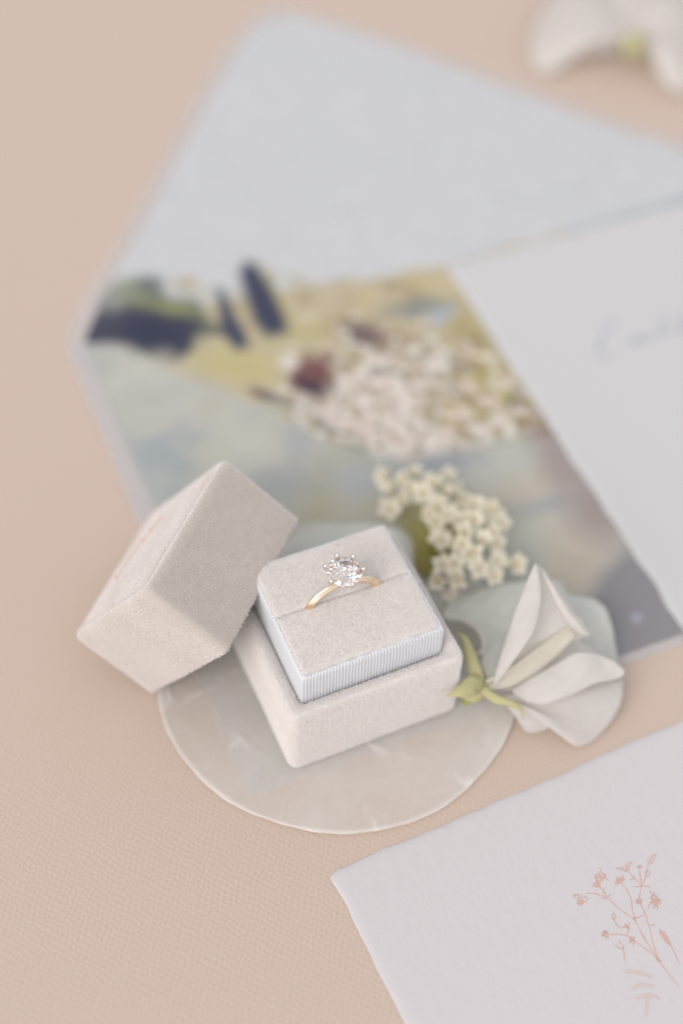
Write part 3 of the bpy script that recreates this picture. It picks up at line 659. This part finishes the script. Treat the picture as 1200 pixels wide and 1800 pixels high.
petal('lower_petal', fan(P(872, 1226, .95), PP([(1094, 1200, .62), (1089, 1243, .5), (1058, 1286, .34), (1024, 1310, .25), (1004, 1309, .28), (993, 1288, .42), (983, 1274, .55), (955, 1280, .42), (923, 1285, .3), (913, 1268, .45), (909, 1250, .62)]), .22, 90, 26, .12, 7))
petal('wing_petal', loft([PP([(864, 1206, 1.35), (905, 1092, 2.5), (941, 991, 3.66)]), PP([(868, 1206, 1.35), (917, 1108, 2.15), (962, 1008, 3.35)]), PP([(872, 1208, 1.35), (928, 1132, 1.8), (990, 1048, 2.75)]), PP([(876, 1212, 1.3), (945, 1160, 1.5), (1034, 1114, 2.1)])], 28, 28))
petal('wing_petal', loft([PP([(864, 1208, 1.4), (879, 1152, 2.05), (904, 1076, 2.9), (924, 1024, 3.4), (939, 992, 3.72)]), PP([(866, 1208, 1.45), (893, 1158, 2.16), (922, 1092, 2.95), (938, 1036, 3.4), (940.5, 991, 3.73)]), PP([(867, 1209, 1.45), (903, 1160, 2.15), (939, 1106, 2.85), (950, 1046, 3.3), (942, 992, 3.72)])], 36, 12))
petal('wing_petal', loft([PP([(952, 1001, 3.5), (975, 1026, 3.25), (1004, 1066, 2.85), (1025, 1090, 2.5), (1036, 1112, 2.15)]), PP([(953, 1004, 3.55), (972, 1036, 3.3), (996, 1076, 2.95), (1018, 1100, 2.6), (1035, 1116, 2.2)]), PP([(953, 1008, 3.45), (968, 1044, 3.15), (984, 1080, 2.75), (1006, 1107, 2.35), (1033, 1119, 2.1)])], 30, 10))
petal('wing_petal', fan(P(872, 1214, 1.2), PP([(1000, 1110, 1.5), (1030, 1128, 1.4), (1066, 1152, 1.35), (1090, 1182, 1.25), (1040, 1205, 1.1), (980, 1225, 1.0)]), .2, 40, 16, .05, 5))
petal('wing_petal', loft([PP([(898, 1208, 1.3), (940, 1190, 1.6), (984, 1161, 2.0), (1027, 1146, 2.2), (1066, 1155, 2.0), (1097, 1178, 1.6)]), PP([(900, 1215, 1.32), (944, 1206, 1.58), (988, 1188, 1.88), (1030, 1174, 2.0), (1066, 1172, 1.85), (1097, 1182, 1.58)]), PP([(906, 1224, 1.25), (949, 1238, 1.35), (986, 1229, 1.5), (1040, 1205, 1.6), (1074, 1195, 1.55), (1095, 1188, 1.5)])], 44, 14))
kp = PP([(852, 1210, 1.4), (890, 1192, 1.4), (935, 1162, 1.55), (975, 1130, 1.8), (1002, 1112, 2.1), (1013, 1106, 2.1)])
petal('keel', tube(kp, [.10, .32, .40, .38, .22, .03], 16, 40, .5), m_keel, .01)
petal('keel_fold', tube([k+np.array([.02, .14, .16]) for k in kp[:5]], [.05, .10, .13, .10, .03], 8, 30), m_keel, .01)
def sepal(pts, w_, m=m_sepal):
    p = crom(PP(pts), 24); tg = np.gradient(p, axis=0); tg /= np.linalg.norm(tg, axis=1)[:, None]; sd = np.cross(tg, [0, -.5, .85]); sd /= np.linalg.norm(sd, axis=1)[:, None]
    ww = np.interp(np.linspace(0, 1, 24), np.linspace(0, 1, len(w_)), w_); V = []
    for i in range(24):
        for s in (-1, -.5, 0, .5, 1): V.append(p[i]+sd[i]*ww[i]*s*.8+np.array([0, -.04, .06])*(1-s*s)*ww[i]*3)
    solidify(obj('sepal', (V, grid_faces(24, 5)), m, pea), .03)
sepal([(842, 1200, 1.55), (834, 1178, 1.75), (824, 1145, 1.95), (816, 1122, 2.05), (803, 1112, 2.0)], [.22, .26, .20, .10, .01])
sepal([(848, 1206, 1.5), (832, 1204, 1.8), (810, 1215, 1.95), (783, 1224, 1.95)], [.18, .40, .24, .01])
sepal([(846, 1210, 1.5), (870, 1228, 1.6), (896, 1236, 1.5), (914, 1246, 1.3), (920, 1265, 1.0)], [.16, .17, .14, .07, .01])
sepal([(846, 1214, 1.3), (832, 1226, 1.15), (812, 1226, 1.1)], [.2, .2, .04])
obj('receptacle', ball(P(849, 1209, 1.35), .2, 14, 10, (1.1, .9, .9)), m_sepal, pea)
obj('stem', tube(PP([(848, 1210, 1.3), (838, 1222, 1.0), (822, 1232, .6), (812, 1236, .4)]), [.16, .12, .1, .08], 8), m_stem, pea)

# petal behind the box
bp = solidify(obj('sweet_pea_petal', fan(P(618, 1010, .6), PP([(478, 1020, .25), (488, 975, .3), (514, 944, .4), (552, 927, .55), (600, 919, .65), (650, 917, .65), (695, 926, .55), (722, 942, .45), (737, 966, .35), (738, 992, .25), (730, 1015, .22)]), .5, 50, 16, .06, 4), m_petal_back, None, loc=P(618, 985, .2)), .03)
tag(bp, 'pale rounded petal peeping out behind the ring box', 'petal')

# ------------------------------------------------------------------ elderflower sprig
eld = thing('elderflower_sprig', 'cream elderflower sprig of tiny five-petalled florets lying behind the ring box', 'flower sprig', P(760, 990, .1))
V = []
for i, t in enumerate(np.linspace(0, 1, 7)):
    wq = .145*math.sin(math.pi*min(1, t*.93+.06))**.7
    for s in (-1, -.5, 0, .5, 1): V.append((.05+t*.33, s*wq, .05*math.sin(t*2.2)+.05*(s*s)*math.sin(math.pi*t)))
pm = bpy.data.meshes.new('petal'); pm.from_pydata(V, [], grid_faces(7, 5)); pm.polygons.foreach_set('use_smooth', [True]*len(pm.polygons)); pm.materials.append(m_floret); pm.update()
cv, cf = ball((0, 0, .03), .075, 8, 6); cm = bpy.data.meshes.new('floret'); cm.from_pydata([tuple(q) for q in cv], [], cf); cm.materials.append(m_floret); cm.update()
sv, sf = join(*[join(tube([(0, 0, .03), (.07*math.cos(a), .07*math.sin(a), .10), (.12*math.cos(a), .12*math.sin(a), .15)], [.012, .01, .008], 5), ball((.12*math.cos(a), .12*math.sin(a), .16), .028, 6, 5)) for a in np.arange(5)*1.2566+.63])
sm = bpy.data.meshes.new('stamens'); sm.from_pydata([tuple(q) for q in sv], [], sf); sm.materials.append(m_pollen); sm.update()
flo = [(680, 838, 1.0), (686, 862, 1.1), (683, 897, 1.0), (730, 834, 1.2), (745, 868, 1.5), (756, 905, 1.6), (787, 836, 1.1), (755, 846, 1.4), (785, 872, 1.7), (720, 862, 1.2), (770, 858, 1.5), (770, 935, 1.6), (808, 880, 1.6), (790, 905, 1.9), (832, 915, 2.0), (812, 936, 2.2), (795, 958, 2.1), (848, 955, 2.0), (825, 978, 1.8), (770, 890, 1.8), (832, 886, 1.7), (858, 897, 1.5), (879, 920, 1.2), (812, 917, 2.1), 
       (775, 948, 1.9), (813, 957, 2.3), (860, 935, 1.8), (872, 954, 1.6), (777, 992, 1.7), (800, 990, 2.0), (767, 1020, 1.2), (786, 1037, .9), (807, 1020, 1.5), (840, 998, 1.9), (867, 1012, 1.5), (902, 992, 1.0), (873, 985, 1.6), (706, 880, 1.0), (768, 918, 1.7), (828, 970, 2.1), (708, 850, 1.0)]
hubp = P(748, 975, .55); Rr = random.Random(5); first = None; stemvf = []
hub_c = P(790, 940, .2)
for (x, y_, z) in flo:
    c = P(x, y_, z*.8)
    up_ = (c-hub_c); up_ = up_/np.linalg.norm(up_)*.8+np.array([Rr.gauss(0, .4), -.5+Rr.gauss(0, .4), .75]); up_ = Vector(up_).normalized()
    q = up_.to_track_quat('Z', 'X'); q.rotate(Matrix.Rotation(0, 3, 'Z')); rot = q.to_matrix()@Matrix.Rotation(Rr.uniform(0, 6.28), 3, 'Z')
    f_o = bpy.data.objects.new('floret', cm); C.objects.link(f_o); f_o.parent = eld
    s_ = Rr.uniform(.9, 1.3)
    f_o.matrix_local = Matrix.Translation(Vector(c-wloc(eld)))@rot.to_4x4()@Matrix.Scale(s_, 4)
    cup = Rr.uniform(-.1, .75)
    for k in range(5):
        p_o = bpy.data.objects.new('petal', pm); C.objects.link(p_o); p_o.parent = f_o
        p_o.matrix_local = Matrix.Rotation(k*1.2566+Rr.gauss(0, .1), 4, 'Z')@Matrix.Rotation(-cup+Rr.gauss(0, .12), 4, 'Y')
    s_o = bpy.data.objects.new('stamens', sm); C.objects.link(s_o); s_o.parent = f_o
    mid = hubp*.45+c*.55-np.array([0, 0, .1]); stemvf.append(tube([hubp, mid, c], [.045, .03, .025], 6, 8))
bud_m = bpy.data.meshes.new('bud'); bv, bf = ball((0, 0, 0), .13, 10, 7, (1, 1, 1.15)); bud_m.from_pydata([tuple(q) for q in bv], [], bf); bud_m.polygons.foreach_set('use_smooth', [True]*len(bud_m.polygons)); bud_m.materials.append(m_floret)
for k in range(16):
    x, y_, z = Rr.choice(flo); c = P(x+Rr.gauss(0, 14), y_+Rr.gauss(0, 12), z*.8+.1); b_o = bpy.data.objects.new('bud', bud_m); C.objects.link(b_o); b_o.parent = eld; b_o.location = Vector(c-wloc(eld)); b_o.scale = (Rr.uniform(.7, 1.1),)*3
    stemvf.append(tube([hubp, hubp*.4+c*.6-np.array([0, 0, .1]), c], [.045, .03, .025], 6, 8))
obj('stalks', join(*stemvf), m_stem, eld)
obj('stem', tube(PP([(748, 975, .55), (735, 990, .4), (715, 1010, .3), (700, 1030, .25)]), [.09, .09, .09, .08], 8), m_stem, eld)
lf_ = loft([PP([(760, 930, .5), (735, 945, .6), (718, 975, .45)]), PP([(772, 960, .5), (755, 970, .8), (735, 1000, .5)]), PP([(765, 1000, .4), (758, 1008, .55), (748, 1020, .35)])], 14, 10)
obj('bract', lf_, sheet('olive_bract', (.33, .29, .09, 1), 0, .3)[0], eld)
tag(obj('stray_fibre', tube(PP([(742, 1034, 2.2), (770, 1036, 2.3), (800, 1041, 2.2)]), [.008]*3, 5), m_nap, None, loc=P(770, 1037, .2)), 'single fine white fibre floating beside the ring box', 'fibre')

# ------------------------------------------------------------------ far flower
far = thing('far_sweet_pea', 'blurred white sweet pea at the far edge of the cloth', 'flower', P(1110, 85, .1), 'white sweet pea blooms')
far.name = 'sweet_pea'
def fp(name, base, outs, bul, m=m_petal): solidify(obj(name, fan(P(*base), PP(outs), bul, 40, 16, .15, 4), m, far), .04)
fp('standard_petal', (1112, 78, 1.2), [(1080, 100, .5), (1020, 106, .5), (970, 124, .3), (938, 118, .3), (930, 80, .5), (945, 30, .7), (970, -10, .8)], .9)
fp('standard_petal', (1112, 70, 1.2), [(965, 10, 1.0), (1000, -40, 1.2), (1080, -60, 1.4), (1150, -60, 1.4), (1190, -20, 1.3)], .7)
fp('lower_petal', (1116, 66, 1.2), [(1180, -20, 1.4), (1240, 20, 1.0), (1260, 100, .6), (1225, 160, .3), (1190, 165, .3), (1160, 145, .4), (1136, 100, .8)], .8)
obj('receptacle', ball(P(1112, 78, 1.35), .55, 12, 8, (1, 1, .9)), m_sepal, far)
for pts_ in ([(1112, 78, 1.5), (1105, 92, 1.3), (1096, 104, .9)], [(1112, 78, 1.5), (1125, 92, 1.2), (1128, 108, .8)]):
    obj('sepal', tube(PP(pts_), [.3, .25, .03], 8, None, .4), m_sepal, far)
